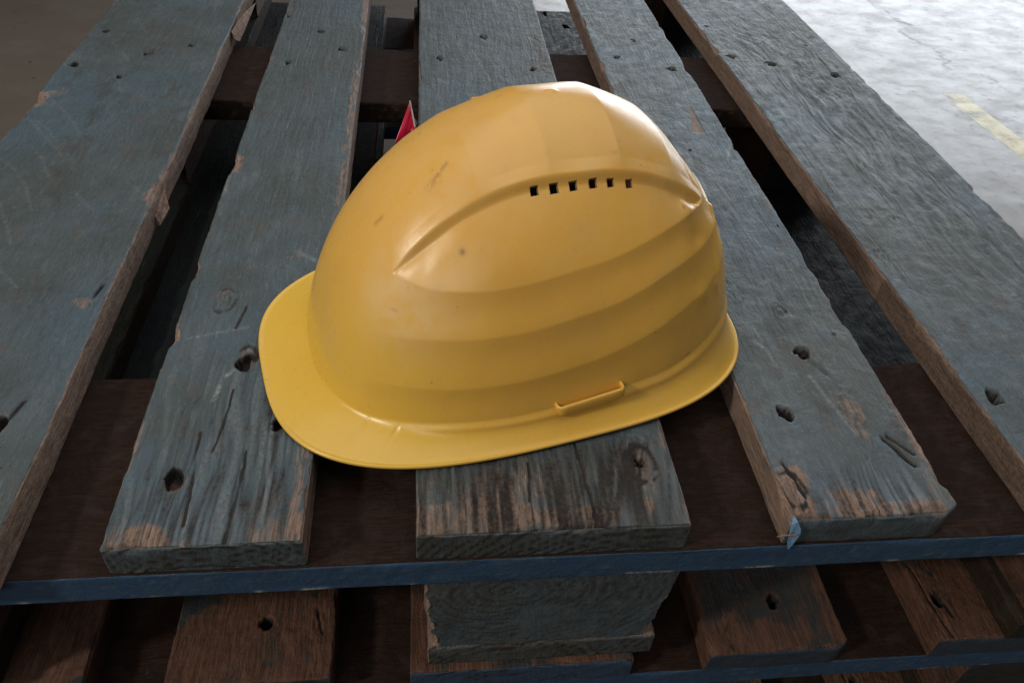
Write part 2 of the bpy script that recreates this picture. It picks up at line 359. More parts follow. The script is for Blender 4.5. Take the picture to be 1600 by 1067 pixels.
    for (px, py, rx, ry, ang, fq, dep) in streaks:     # raised grain the soft wood has worn away from
        ca, sa = math.cos(ang), math.sin(ang); X_ = (x0-px)*ca-(y0-py)*sa; Y_ = (x0-px)*sa+(y0-py)*ca
        k = np.exp(-((X_/rx)**2+(Y_/ry)**2)**1.5)*top
        g_ = fbm(X_*fq + (vn(X_*.05, Y_*.02, seed+20)-.5)*3, Y_*.018, seed+21, 2)
        g_ = np.abs(g_-.5)*2.6; dz -= k*dep*(1-np.clip(g_, 0, 1))**2.2; dark += k*(1-np.clip(g_*1.6, 0, 1))**1.5*.42; sc_ += k*sstep(.35, .8, g_)*.22
    dark += top*front_dark[0]*np.exp(-(y0/front_dark[1])**2)*(.6+.8*fbm(x0*.06, y0*.04, seed+25, 3))  # board top gets darker towards its front end
    bare += top*tone*np.exp(-(y0/95.)**2)*(.75+.5*fbm(x0*.04, y0*.03, seed+26, 2))
    if wedge is not None:
        wx, yt, yb, wb = wedge; t_ = (yt-y0)/(yt-yb); ins_ = (t_ > 0) & (t_ < 1) & (np.abs(x0-wx+t_*wb*.5) < t_*wb*.5+.6); bare += ins_*top*1.5; sc_ += ins_*top*.25; dz -= ins_*top*1.0
    for (px, py, rx, ry, dep) in dents:
        k = np.exp(-((x0-px)/rx)**2-((y0-py)/ry)**2)*top; dz -= k*dep
    for (a_, b_, w_, amt) in scr:
        dd = seg_dist(x0, y0, a_, b_); k = np.exp(-(dd/w_)**2)*top; sc_ += k*amt*(.35+.9*vn(x0*.5, y0*.5, seed+18)); dz -= k*.15
    for (side, ya, yb, amt) in stain:      # darker wood where another plank has lain against it
        k = (xl if side == 0 else xh)*sstep(ya-2, ya+2, y0)*(1-sstep(yb-2, yb+2, y0)); dark += k*amt
    P = P + np.stack([dx, dy, dz], 1)
    me = mesh_np(name, P*MM, F, np.stack([bare, dark, blue, sc_], 1))
    return me

def edge_cut(me, fn):
    n = len(me.vertices); V = np.empty(n*3, np.float32); me.vertices.foreach_get('co', V); V = V.reshape(-1, 3)/MM
    V = fn(V); me.vertices.foreach_set('co', (V*MM).astype(np.float32).ravel()); me.update()

# ------------------------------------------------------------------ the floor
def floor():
    n = 40; xs = np.linspace(-14, 16, n); ys = np.linspace(-10, 24, n)
    X, Y = np.meshgrid(xs, ys, indexing='ij'); V = np.stack([X.ravel(), Y.ravel(), np.full(X.size, -0.432)], 1)
    idx = np.arange(n*n).reshape(n, n); F = np.stack([idx[:-1, :-1], idx[1:, :-1], idx[1:, 1:], idx[:-1, 1:]], -1).reshape(-1, 4)
    o = link('floor', mesh_np('floor', V, F), floor_mat()); o['kind'] = 'structure'
    # worn yellow line with its corner
    m, nt, b = new_mat('worn_yellow_floor_paint'); g = N(nt); tc = g.n('ShaderNodeTexCoord'); v = tc.outputs['Object']
    f = g.noise(v, 22, 6, 0.7); f2 = g.noise(v, 5, 3, 0.6)
    wm = g.ramp(g.math('ADD', f, g.math('MULTIPLY', f2, 0.5)), 0.66, 0.98)
    g.l(g.mix(wm, (0.46, 0.37, 0.10), (0.17, 0.15, 0.10)), b.inputs['Base Color'])
    g.l(g.ramp(f, 0.3, 0.7, 0.38, 0.5), b.inputs['Roughness']); b.inputs['Specular IOR Level'].default_value = 0.5
    rnd = random.Random(4)
    pts_l = [(1.318, 1.53), (1.316, 1.44), (1.322, 1.33), (1.330, 1.18), (1.33, 1.0), (1.33, .6), (1.32, 0.0), (1.31, -1.0)]
    pts_r = [(1.372, 1.53), (1.374, 1.44), (1.382, 1.33), (1.392, 1.18), (1.392, 1.0), (1.39, .6), (1.38, 0.0), (1.37, -1.0)]
    V = []
    for a, c in zip(pts_l, pts_r):
        V += [(a[0], a[1], -0.4319), (c[0], c[1], -0.4319)]
    F = [(2*i+1, 2*i, 2*i+2, 2*i+3) for i in range(len(pts_l)-1)]
    me = bpy.data.meshes.new('floor_marking'); me.from_pydata(V, [], F); me.update()
    o = link('floor_marking', me, m); o['kind'] = 'structure'
floor()

# ------------------------------------------------------------------ pallets
def block_mesh(name, W, D, H, seed, paint_front=True, jag=False, step=3.0, rings=None):
    """block: x 0..W, y 0..D, z -H..0"""
    xs = edged(W, step); ys = edged(D, step*1.6); zs = -edged(H, step)[::-1]
    P, F = lattice(xs, ys, zs); lo = np.array([0, 0, -H]); hi = np.array([W, D, 0.]); r = 1.2
    q = np.clip(P, lo+r, hi-r); d = P-q; n = d/np.maximum(np.linalg.norm(d, axis=1), 1e-9)[:, None]
    x0, y0, z0 = P.T; P = q+n*r
    fr = sstep(.55, .85, -n[:, 1]); sd = sstep(.55, .85, abs(n[:, 0]))
    bare = sd*.75; dark = fr*.36; blue = fr*.12*sstep(.4, .7, fbm(x0*.03, z0*.03, seed, 2)); sc_ = fr*.25*sstep(.72, .85, fbm(x0*.2, z0*.2, seed+4, 3))
    dy = -fr*(fbm(x0*.12, z0*.12, seed+1, 3)-.5)*1.8; dx = np.sign(n[:, 0])*sd*(fbm(y0*.05, z0*.2, seed+2, 3)-.5)*1.5
    if rings is not None:
        cx, cz, fq = rings; rr = np.hypot((x0-cx)*.8, (z0-cz)*1.05) + (fbm(x0*.04, z0*.04, seed+3, 3)-.5)*7
        w = .5+.5*np.sin(rr*fq + fbm(x0*.15, z0*.15, seed+9, 3)*7); k = fr*sstep(.35, .6, fbm(x0*.03, z0*.04, seed+5, 2)+.1)
        dy += k*w**3*.18; dark += k*(w**3)*.22
    if jag:   # front corners split away, more at the bottom left and bottom right
        e = -z0/H
        cl = 1.5 + 6*e + (fbm(z0*.12, z0*0, seed+6, 3)-.5)*6
        cr = 1 + 13*np.clip(e-.25, 0, 1)**1.1 + (fbm(z0*.16, z0*0, seed+7, 3)-.5)*6
        t = np.clip((28-y0)/28, 0, 1)
        inl = np.clip(cl - x0, 0, None)*t; inr = np.clip(cr-(W-x0), 0, None)*t
        hitl = sstep(.3, 2, inl); hitr = sstep(.3, 2, inr)
        dx += inl - inr; bare = np.maximum(bare, hitl*.7*(1-fr)); bare += fr*np.exp(-(np.abs(x0-cl))/2.5)*.4 + fr*np.exp(-np.abs(W-x0-cr)/2.5)*.3
        dx += (fbm(z0*.5, y0*.2, seed+8, 2)-.5)*1.5*np.clip(hitl+hitr, 0, 1)
        bare += fr*sstep(6, 1, -z0)*.5
    P = P+np.stack([dx, dy, P[:, 0]*0], 1)
    return mesh_np(name, P*MM, F, np.stack([bare, dark, blue, sc_], 1))

def build_pallet(root, Z, deck, deck_x, cross_y, mats, low=False):
    """deck: list of meshes; deck_x: (x, y) of each. The pieces are children of root."""
    md, mb = mats
    out = []
    for me, (x, y) in zip(deck, deck_x):
        out.append(link('deck_board', me, md, root, (x*MM, y*MM, Z*MM)))
    return out

def nail(parent, x, y, z, r, mat):
    """rusty nail head sunk in its hole"""
    n = 10; V = [(x, y, z+.6)]; 
    for k in range(n): a = 2*math.pi*k/n; V.append((x+r*math.cos(a), y+r*math.sin(a), z+.25*math.cos(3*a)))
    for k in range(n): a = 2*math.pi*k/n; V.append((x+r*math.cos(a), y+r*math.sin(a), z-2.5))
    F = [(0, 1+k, 1+(k+1) % n) for k in range(n)]
    F += [(1+k, 1+n+k, 1+n+(k+1) % n, 1+(k+1) % n) for k in range(n)]
    me = bpy.data.meshes.new('nail'); me.from_pydata([(a*MM, b*MM, c*MM) for a, b, c in V], [], F); me.update()
    o = link('nail', me, mat, parent); return o
M_rust = simple_mat('rusty_iron', (0.10, 0.045, 0.028), 0.75, (0.035, 0.018, 0.014), 900, 0.3, 0.5)

# --- top pallet. board x/y are pallet coordinates in mm (left edge of the central board is x=0, front ends y=0)
ARCS = [[(9, 515), (28, 493), (50, 461), (63, 437)], [(14, 467), (32, 448), (52, 417)], [(28, 420), (44, 398), (62, 364)], [(10, 397), (28, 380), (47, 354), (65, 316)], [(34, 334), (52, 300), (65, 273)],
        [(32, 647), (51, 619), (63, 598)], [(52, 575), (67, 547), (75, 523)], [(38, 722), (62, 673)], [(68, 243), (88, 221)], [(124, 359), (138, 344)], [(87, 344), (110, 316)]]
A = plank('deck_board', 1200, 149, 22, 11, 1.3, 4.2, 1.7, bare_side=(.55, .78), relief=.45, ew=1.8, edge_bare=.35,
    holes=[(353.7-337, 678, 4), (353.7-342, 589, 5), (353.7-279, 622, 4.5), (353.7-237, 644, 4), (353.7-290, 560, 3.2), (353.7-231, 96, 5.5)],
    cracks=[((144, 232), (138, 200), 1.6, 3), ((139, 205), (149, 212), 1.2, 2), ((131, 122), (121, 88), 1.4, 2.5), ((116, 60), (133, 66), 1.2, 1.5)],
    scr=[(p_, q_, .6, .30) for arc in ARCS for p_, q_ in zip(arc[:-1], arc[1:])] + [((8, 470), (60, 400), .9, .3)],
    patches=[(4, 508, 14, 22, .5), (16, 520, 20, 14, .35), (137, 205, 9, 6, .6), (146, 342, 6, 20, .5), (121, 96, 6, 8, .45), (95, 15, 30, 14, .2)],
    dents=[(62, 610, 12, 26, 2.2), (40, 560, 9, 20, 2.0)], chips=[(0, 505, 12, 9), (0, 470, 20, 5), (1, 345, 16, 5)], skewL=-1.5, skewR=-2.8)
B = plank('deck_board', 1200, 98.5, 22, 23, 0.95, 4.6, 1.25, bare_side=(.3, .72), relief=.6, ew=1.0, wornend=.32, front_dark=(.20, 60), tone=.20, edge_bare=.5, front_round=1.6,
    holes=[(155-108, 682, 3.4), (155-80, 632, 3.6), (155-133, 593, 3.8), (155-158+9, 727, 3), (155-105, 132, 5.6), (155-79, 80, 4.2), (155-130, 43, 6.2)],
    cracks=[((22, 196), (32, 204), 1.0, 1.2), ((52, 135), (66, 138), 1.0, 1.5), ((42, 190), (38, 165), 1.1, 1.2), ((62, 60), (60, 2), .9, 1.0), ((34, 75), (38, 12), .8, .9), ((47, 110), (44, 60), .8, .9)],
    knots=[(26, 193, 10), (50, 136, 8)], streaks=[(45, 60, 55, 110, .0, .32, .45), (80, 120, 16, 120, 0, .3, .6)], patches=[(71, 252, 9, 13, .30), (4, 378, 7, 15, .55), (2, 157, 5, 10, .6), (21, 6, 12, 10, .4), (93, 40, 4, 60, .35), (60, 235, 7, 8, .3), (94, 500, 4, 120, .45), (93, 350, 3, 100, .4), (94, 760, 4, 80, .6)],
    scr=[((40, 120), (46, 128), 1.2, .7), ((36, 100), (38, 112), 1.4, .6), ((70, 250), (84, 238), 1.6, .5), ((10, 155), (46, 166), .9, .45), ((2, 395), (2, 330), 1.2, .5), ((92, 120), (92, 60), 1.0, .45)],
    chips=[(0, 157, 7, 5), (0, 380, 14, 4), (1, 700, 10, 3)], skewL=.1, skewR=-1.4, rings=(50, -60, 1.15))
Cc = plank('deck_board', 1200, 146.4, 22, 37, 0.9, 5.2, 1.5, bare_side=(.35, .6), relief=.5, ew=.8, wornend=.40, front_dark=(.34, 80), tone=.24, edge_bare=.35, front_round=.8,
    holes=[(75, 680, 4), (23, 612, 4), (124, 590, 4), (127, 42, 3.5)], knots=[(127, 42, 11)], streaks=[(50, 15, 70, 60, .0, .40, .35), (120, 30, 30, 40, .2, .25, .5)],
    cracks=[((92, 60), (95, 0), .8, 1.0), ((118, 40), (100, 2), .9, .8), ((63, 45), (60, 20), .7, .8)],
    patches=[(35, 10, 60, 12, .36), (126, 13, 4, 7, .5), (134, 600, 12, 22, .45), (138, 660, 8, 40, .4), (45, 26, 30, 22, .30), (80, 8, 30, 8, .3)],
    scr=[((100, 13), (103, 13), .8, 1), ((101, 9), (101, 12), .8, 1), ((60, 640), (75, 560), 1.2, .5), ((20, 560), (30, 550), 1.5, .4), ((92, 40), (97, 2), .7, .6)],
    skewL=2.6, skewR=3.3, rings=(120, -70, 1.0), chips=[(0, 15, 10, 2)])
D = plank('deck_board', 1200, 99.2, 22, 51, 0.95, 4.6, 1.25, bare_side=(.75, .5), relief=.42, ew=.9, wornend=.28, front_dark=(.18, 50), tone=.14, edge_bare=.4, front_round=2.0,
    holes=[(256-203, 681, 3.4), (226-203, 628, 3.6), (283-203, 599, 5), (255-203, 412, 1.6), (296-203, 285, 1.5), (289-203, 150, 1.4), (259-203, 131, 5.6), (227-203, 78, 5.4)],
    cracks=[((80, 55), (88, 36), 2.2, 4), ((83, 58), (92, 44), 1.4, 3), ((58, 125), (64, 112), 1.3, 3), ((8, 40), (12, 16), 1.4, 3)],
    wedge=(77, 504, 448, 13), patches=[(9, 20, 11, 20, .55), (44, 9, 18, 16, .55), (68, 76, 8, 24, .40), (28, 200, 8, 22, .18), (60, 6, 40, 6, .45), (96, 60, 4, 40, .3)],
    knots=[(7, 20, 10), (56, 177, 6)], streaks=[(50, 10, 50, 30, .0, .3, .6), (20, 400, 40, 200, -.2, .16, .35)], scr=[((96, 425), (84, 395), 1.5, .55), ((84, 396), (100, 388), 1.2, .5), ((27, 144), (30, 138), 1.4, .8), ((60, 172), (64, 170), 1.1, 1), ((31, 160), (33, 120), 1.2, .35), ((52, 110), (62, 60), 1.5, .4), ((20, 300), (60, 240), .9, .25), ((10, 330), (50, 270), .9, .25)],
    chips=[(0, 10, 10, 7), (1, 418, 6, 4), (1, 200, 10, 2), (1, 600, 14, 5)], skewL=2.2, skewR=1.4)
Ee = plank('deck_board', 1200, 148.6, 22, 67, 1.4, 4.2, 1.8, bare_side=(.95, .6), relief=.75, ew=1.0, edge_bare=.5,
    holes=[(477-359, 683, 2), (371-359, 738, 2), (372-359, 643, 4.4), (414-359, 626, 4.2), (479-359, 596, 4.6), (373-359, 90, 5.4)],
    streaks=[(80, 520, 48, 190, .06, .22, 1.6), (100, 300, 40, 130, .05, .2, 1.0), (60, 680, 50, 60, -.3, .16, 1.2)],
    patches=[(60, 340, 16, 12, .22), (40, 300, 20, 20, .14), (95, 540, 20, 60, .15), (10, 240, 10, 18, .3)],
    scr=[((40+i*7, 560-i*16), (47+i*7, 430-i*14), 1.0, .28) for i in range(6)] + [((30, 480), (70, 350), 2.2, .35), ((20, 200), (45, 190), 1.0, .3)],
    chips=[(0, 500, 20, 3), (0, 330, 16, 3)], skewL=-4.5, skewR=-.4, stain=[(0, -20, 218, .42)])
def corner_cut(V):   # board D: right front corner is worn round
    x, y, z = V.T; k = np.clip((x-(99-14)), 0, None)/14; V[:, 1] += np.clip(1-y/30, 0, 1)*(k**2)*6; return V
edge_cut(D, corner_cut)

M_nail = M_rust
root1 = empty('pallet', (0, 0, -144*MM))
root1['label'] = 'worn blue-grey wooden pallet on top of the stack, the hard hat resting on it'; root1['category'] = 'pallet'; root1['group'] = 'wooden pallets stacked on each other'
ZT = 144.0
deck1 = [link('deck_board', me, M_deck, root1, (x*MM, y*MM, ZT*MM)) for me, x, y in ((A, -353.7, -12), (B, -155.3, 0), (Cc, 0, 0), (D, 202.9, 0), (Ee, 359.0, -3))]
deck1[3]['label'] = 'board with a rounded worn corner and a splintered end'
for o, lst in ((deck1[0], [(122.7, 96, 2.6)]), (deck1[1], [(50, 132, 3.4), (76, 80, 2.8), (25, 43, 3.0)]), (deck1[3], [(56, 131, 3.2), (24, 78, 3.0)]), (deck1[4], [(14, 90, 3.2)]),
               (deck1[2], [(23, 612, 2), (124, 590, 2)])):
    for (x, y, r) in lst: nail(o, x, y, -8.2 if r > 2.5 else -7, r, M_nail)
# paint flake and splinter at D's corner, one at C and the torn splinter between A and B
M_flake = simple_mat('blue_paint_flake', (0.13, 0.25, 0.40), 0.5, (0.09, 0.18, 0.30), 400)
M_split = simple_mat('raw_splinter', (0.26, 0.17, 0.13), 0.8, (0.13, 0.08, 0.055), 260)
def poly_solid(name, pts, thick, nrm, mat, parent, sub=0):
    pts = [Vector(p) for p in pts]; nv = Vector(nrm).normalized()*thick; n = len(pts)
    V = [(p+nv*.5)*MM for p in pts] + [(p-nv*.5)*MM for p in pts]
    F = [tuple(range(n)), tuple(range(2*n-1, n-1, -1))] + [(i, i+n, (i+1) % n+n, (i+1) % n) for i in range(n)]
    me = bpy.data.meshes.new(name); me.from_pydata(V, [], F); me.update()
    return link(name, me, mat, parent)
poly_solid('paint_flake', [(1.0, 3, 1.2), (2.4, -.5, 0), (4.6, -2.4, -4), (5.6, -2.8, -9), (4.6, -3.0, -15), (3.0, -3.0, -23), (1.2, -2.4, -17), (.2, -1.6, -9), (-.2, 0, -3)], .8, (.1, -1, .1), M_flake, deck1[3])
poly_solid('splinter', [(-6.5, -2, -11.5), (-4, -3, -9), (-1, -3.6, -7.8), (3, -4, -7.2), (3, -4, -8.1), (-1, -3.6, -8.9), (-3.6, -3, -10.2), (-6, -2, -12.3)], .8, (0, -1, .3), M_split, deck1[3])
poly_solid('splinter', [(147, 690, -1), (150, 716, 1), (155, 742, 3), (162, 768, 4), (158, 744, -3), (156, 716, -8), (153, 690, -13), (149, 684, -8)], 1.2, (1, -.2, .5), M_split, deck1[0])
poly_solid('splinter', [(147, 366, -6), (149, 356, -8), (151, 350, -12), (154, 342, -14), (152, 337, -18), (149, 326, -20), (147, 328, -13)], 2.0, (1, 0, .3), M_split, deck1[0])

def crossboard(seed, blue=.95, length=880, top_bare=1.0, side=0.0, **k):
    return plank('cross_board', length, 144, 22, seed, 3.0, 3.0, 4.0, bare_side=(1.0, side), bare_top=top_bare, blue_side=(0.0, blue), ew=.35, relief=.3, edge_bare=0, tr=1.0, **k)
CR1 = crossboard(81); CR2 = crossboard(83, blue=0.0, side=.9); CR3 = crossboard(85, blue=0.0, side=.9)
cross_y = (-1.5, 546, 1056)
for me, y, x in ((CR1, -1.5, -360), (CR2, 546, -356), (CR3, 1056, -357)):
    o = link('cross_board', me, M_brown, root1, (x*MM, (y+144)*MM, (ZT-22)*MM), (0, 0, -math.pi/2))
BX = (-352, 3, 407); BW = (100, 147.5, 100)
blkC = block_mesh('block', 147.5, 140, 78, 301, jag=True, step=2.0, rings=(48, -16, 1.25))
blkS = block_mesh('block', 100, 145, 78, 311, step=4.0, rings=(40, -30, .8))
blkM = block_mesh('block', 145, 145, 78, 321, step=5.0, rings=(70, -40, .8))
for j, y in enumerate((1.0, 548, 1056)):
    for i in range(3):
        me = (blkC if j == 0 else blkM) if i == 1 else blkS
        link('block', me, M_deck if (i == 1 and j == 0) else M_low, root1, ((BX[i] if i != 1 or j == 0 else 0)*MM, y*MM, (ZT-44)*MM))
bot_me = [plank('bottom_board', 1200, w, 22, 401+7*i, 3.0, 5.0, 3.5, bare_side=(.8, .8), bare_top=.3, ew=1.0, relief=.4, wornend=.5,
    holes=[(w*.3, 600, 4), (w*.7, 630, 4), (w*.4, 70, 4)], rings=(50, -50, 1.0) if i == 1 else None, bare_front=.1 if i == 1 else .5) for i, w in enumerate((100, 145, 100))]
for i, (x, y) in enumerate(((-352, -4), (5, .5), (400, -6))):
    link('bottom_board', bot_me[i], M_deck if i == 1 else M_under, root1, (x*MM, y*MM, 22*MM))

# --- second pallet
xs2 = (-352, -157, -6.5, 190, 352); ws2 = (147, 101.5, 145, 98, 150)
dk2 = []
for i, (x, w) in enumerate(zip(xs2, ws2)):
    kw = dict(bare_side=(.8, .8), ew=.8, relief=.55, wornend=1.0, edge_bare=.5)
    if i == 1: kw.update(bare_top=.1, patches=[(50, 20, 75, 75, .6)], holes=[(58, 40, 4.5), (60, 620, 4)], rings=(50, -60, 1.2), cracks=[((88, 50), (94, 30), .8, 1.2)])
    if i == 2: kw.update(bare_top=.4, blue_front=.7, rings=(60, -40, 1.0))
    if i == 3: kw.update(bare_top=.42, blue_front=.35, holes=[(56, 36, 4.5), (36, 1185, 5), (65, 1122, 5)], knots=[(22, 12, 9)], cracks=[((14, 14), (19, 4), 1.2, 2)], chips=[(0, 3, 6, 4)], front_round=.9)
    if i == 4: kw.update(bare_top=.1, patches=[(75, 25, 110, 110, .95)], blue_front=.35, front_round=.7, holes=[(15, 30, 5)], cracks=[((6, 60), (11, 2), .8, 1.4), ((16, 38), (20, 18), 1.2, 2)])
    if i == 0: kw.update(bare_top=.1, patches=[(75, 20, 110, 80, .75)], holes=[(60, 44, 5)])
    dk2.append(plank('deck_board', 1200, w, 22, 501+13*i, 2.0, 6.0, 2.6, **kw))
edge_cut(dk2[3], lambda V: (V.__setitem__((slice(None), 1), V[:, 1]+np.clip(1-V[:, 1]/20, 0, 1)*np.clip((V[:, 0]-86)/12, 0, 1)**2*5), V)[1])
root2 = empty('pallet', (0, 0, -288*MM))
root2['label'] = 'middle pallet of the stack, its brown worn board ends shaded by the top pallet'; root2['category'] = 'pallet'; root2['group'] = root1['group']
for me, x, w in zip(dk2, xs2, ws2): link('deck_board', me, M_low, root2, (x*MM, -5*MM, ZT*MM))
CR4 = crossboard(91)
for y, x in ((-4, -358), (546, -356), (1056, -357)):
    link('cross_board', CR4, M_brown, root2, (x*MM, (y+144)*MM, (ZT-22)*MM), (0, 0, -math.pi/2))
for j, y in enumerate((0.0, 548, 1056)):
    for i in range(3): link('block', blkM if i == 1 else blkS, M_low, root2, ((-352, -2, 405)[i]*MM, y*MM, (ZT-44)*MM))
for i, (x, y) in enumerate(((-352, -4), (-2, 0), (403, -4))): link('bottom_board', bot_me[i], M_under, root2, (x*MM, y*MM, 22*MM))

# --- third pallet: a copy of the second, pushed a little to the side
root3 = root2.copy(); COL.objects.link(root3); root3.location = (-6*MM, 4*MM, -432*MM)
root3['label'] = 'lowest pallet of the stack, standing on the concrete floor below the other two'
for ch in [o for o in COL.objects if o.parent == root2]:
    c = ch.copy(); COL.objects.link(c); c.parent = root3

# ------------------------------------------------------------------ hard hat
H = dict(af=140.392, ar=133.458, b=96.629, H=161.533, p=1.867, sh=-0.047, pe=2.555, vis=28.717, fs=10.669, fr=6.568, drop=-0.284, pv=2.964)
def interp_phi(deg, tab):
    a = np.abs((deg+180) % 360-180); xs, ys = zip(*tab); 
    x = np.array(xs, float); y = np.array(ys, float)
    # smooth (cubic hermite) interpolation
    m = np.gradient(y, x); i = np.clip(np.searchsorted(x, a)-1, 0, len(x)-2); h = x[i+1]-x[i]; t = (a-x[i])/h
    return (2*t**3-3*t**2+1)*y[i] + (t**3-2*t**2+t)*h*m[i] + (-2*t**3+3*t**2)*y[i+1] + (t**3-t**2)*h*m[i+1]
FOLD = [(0, 8), (19, 11), (36, 11.5), (47, 13.5), (65, 14.8), (79, 15.5), (99, 19.9), (112, 21.6), (120, 24.5), (135, 29), (150, 30), (180, 30)]
BAND = [[(0, 32), (30, 33), (45, 36.3), (60, 37.2), (73, 38.5), (86, 41.3), (97, 48), (113, 57.5), (142, 68), (180, 72)],
        [(0, 63), (24, 63.5), (39, 63.5), (54, 65.6), (68, 66.8), (82, 69.3), (93, 74.3), (110, 83), (138, 88), (180, 90)],
        [(0, 95), (32, 92.7), (44, 90.6), (58, 90.3), (72, 91.8), (85, 95.2), (95, 99), (108, 103.5), (126, 106.4), (150, 106), (180, 106)]]
RIDGE_U = np.array([-125, -109, -99, -84, -76, -58, -35, -4, 19, 31, 51, 71, 85, 94, 110.])
RIDGE_T = np.array([22, 34, 40.5, 44.2, 45.6, 47.2, 47.2, 46.5, 45.5, 45.0, 44.0, 43.5, 43.6, 44.4, 46.])
RIDGE_F = np.array([26, 38, 46.3, 49.6, 50.6, 51.8, 51.9, 51.1, 50.0, 49.6, 49.0, 48.1, 46.9, 45.7, 46.4])
def dome_raw(phi, t):
    cu = np.sign(np.cos(phi))*abs(np.cos(phi))**(2/H['pe']); cv = np.sign(np.sin(phi))*abs(np.sin(phi))**(2/H['pe'])
    Aq = np.where(cu > 0, H['af'], H['ar']); rr = np.cos(t)**(2/H['p']); w = H['H']*np.sin(t)**(2/H['p'])
    return np.stack([Aq*cu*rr+H['sh']*w, H['b']*cv*rr, w], -1)
def helmet():
    NP = 960; NT = 300
    # denser azimuths are not needed: superellipse parameter spreads evenly
    phi = np.linspace(0, 2*np.pi, NP, endpoint=False); deg = np.degrees(phi)
    wf = interp_phi(deg, FOLD); tf = np.arcsin((wf/H['H'])**(H['p']/2))
    s = np.linspace(0, 1, NT); 
    T = tf[None, :] + (np.pi/2*.9995-tf[None, :])*s[:, None]; PH = np.broadcast_to(phi, T.shape)
    Pd = dome_raw(PH, T)
    du = np.roll(Pd, -1, 1)-np.roll(Pd, 1, 1); dt = np.gradient(Pd, axis=0)
    Nn = np.cross(du, dt); Nn /= np.maximum(np.linalg.norm(Nn, axis=-1, keepdims=True), 1e-9); Nn[-1] = (0, 0, 1)
    u, v, w = Pd[..., 0], Pd[..., 1], Pd[..., 2]; av = np.abs(v); D_ = np.broadcast_to(deg, T.shape); ad = np.abs((D_+180) % 360-180)
    lv = [np.broadcast_to(wf, T.shape)] + [interp_phi(D_, b) for b in BAND]
    d = np.zeros(T.shape)
    frontfade = sstep(22, 60, ad); rearfade = 1-.75*sstep(140, 172, ad)
    amp = frontfade*rearfade
    wig = 1+.0*ad
    def flute(f, skew=1.0):   # concave between two sharp crests
        f = np.clip(f, 0, 1)**skew; return -np.sin(np.pi*f)
    for k in range(3):
        f = (w-lv[k])/(lv[k+1]-lv[k]); inside = (f >= 0) & (f < 1)
        d += np.where(inside, flute(f, 1.25)*(1.1 if k else 0.8)*amp, 0)
    # upper side field between the third crest and the ridge foot
    phb = np.radians(deg); tb = np.arcsin((interp_phi(deg, BAND[2])/H['H'])**(H['p']/2)); vb = np.abs(dome_raw(phb, tb)[..., 1])
    VF = np.interp(u, RIDGE_U, RIDGE_F); VT = np.interp(u, RIDGE_U, RIDGE_T)
    f4 = np.clip((vb[None, :]-av)/np.maximum(vb[None, :]-VF, 2), 0, 1)
    above = w > lv[3]
    ramp_u = sstep(99, 78, u)*sstep(-118, -102, u)
    hR = 3.1
    side = above & (av >= VT)
    dside = -(hR*f4**1.4 + 4*f4*(1-f4)*.7)*ramp_u
    step = np.clip((av-VT)/np.maximum(VF-VT, .5), 0, 1); step = .35*step + .65*step*step*(3-2*step)
    d += np.where(above, np.where(av >= VF, dside, -hR*ramp_u*step), 0)
    # crown panels between the ridges
    cu_ = [150, 96, 47, 9.5, -31, -66, -104, -150]
    crown = np.zeros(T.shape); cw = 1-np.clip((av-VT+5)/5, 0, 1)
    for a_, b_ in zip(cu_[:-1], cu_[1:]):
        f = np.clip((u-b_)/(a_-b_), 0, 1); ins = (f > 0) & (f < 1); crown += np.where(ins, -np.sin(np.pi*f)**1.0, 0)*(1.05 if a_ < 60 else (.5 if a_ < 97 else 0))
    d += np.where(above | (av < VT), crown*cw*sstep(100, 60, u)*sstep(60, 100, w), 0)
    # rear crown: raised middle panel with a crisp edge
    ue = np.array([-60, -72, -80, -85, -94, -109, -122]); ve = np.array([-6, 8, 22, 33, 37, 34, 28.])
    vv = np.interp(-u, -ue, ve); k = (av-np.abs(vv)); rr_ = sstep(-70, -86, u)*sstep(60, 75, w)
    d += rr_*(-1.6*sstep(1.2, -2.5, k) - .8*np.exp(-((k-6)/5)**2))
    # rear side corner crease falling from the ridge end
    uc = np.interp(w, [20, 60, 80, 92, 108], [-112, -97, -99, -102, -106]); kk = u-uc; rc = sstep(45, 60, w)*sstep(112, 104, w)*(av > 10)
    d += rc*1.0*np.exp(-(kk/2.2)**2)
    # small knocks and pressed dimples
    for (a1, a2, a3, R_, am) in ((-72, 54.8, 109.3, 5, 1.2), (-78, 62, 93, 6, -1.0), (-82, 75, 60.8, 7, 1.0), (100, 46, 85, 14, -.35), (30, 75, 100, 9, .12), (-70, 20, 128, 7, -.7), (70, -20, 120, 12, -.3), (40, 90, 55, 14, -.25), (60, 78, 78, 10, -.25), (-20, 88, 62, 16, -.3)):
        r2 = ((u-a1)**2+(v-a2)**2+(w-a3)**2)/R_**2; d += am*np.exp(-r2)
    d += (fbm(D_*.12+50, w*.05, 5, 2)-.5)*.35*sstep(150, 120, w)
    fade = sstep(1.0, .97, s)[:, None]
    P = Pd + Nn*(d*fade)[..., None]
    # skirt: from fold down and out to the rim
    cu = np.sign(np.cos(phi))*abs(np.cos(phi))**(2/H['pv']); cv = np.sign(np.sin(phi))*abs(np.sin(phi))**(2/H['pv'])
    Ar = np.where(cu > 0, H['af']+H['vis'], H['ar']+H['fr']); rim = np.stack([Ar*cu, (H['b']+H['fs'])*cv, -H['drop']*np.clip(cu, 0, 1)**2 + 0*cu], -1)
    # match each column to a rim point radially: use same parameter but corrected by true angle
    base = P[0]; ang_b = np.unwrap(np.arctan2(base[:, 1]/(H['b']), base[:, 0]/H['af'])); fine = np.linspace(0, 2*np.pi, 7200, endpoint=False)
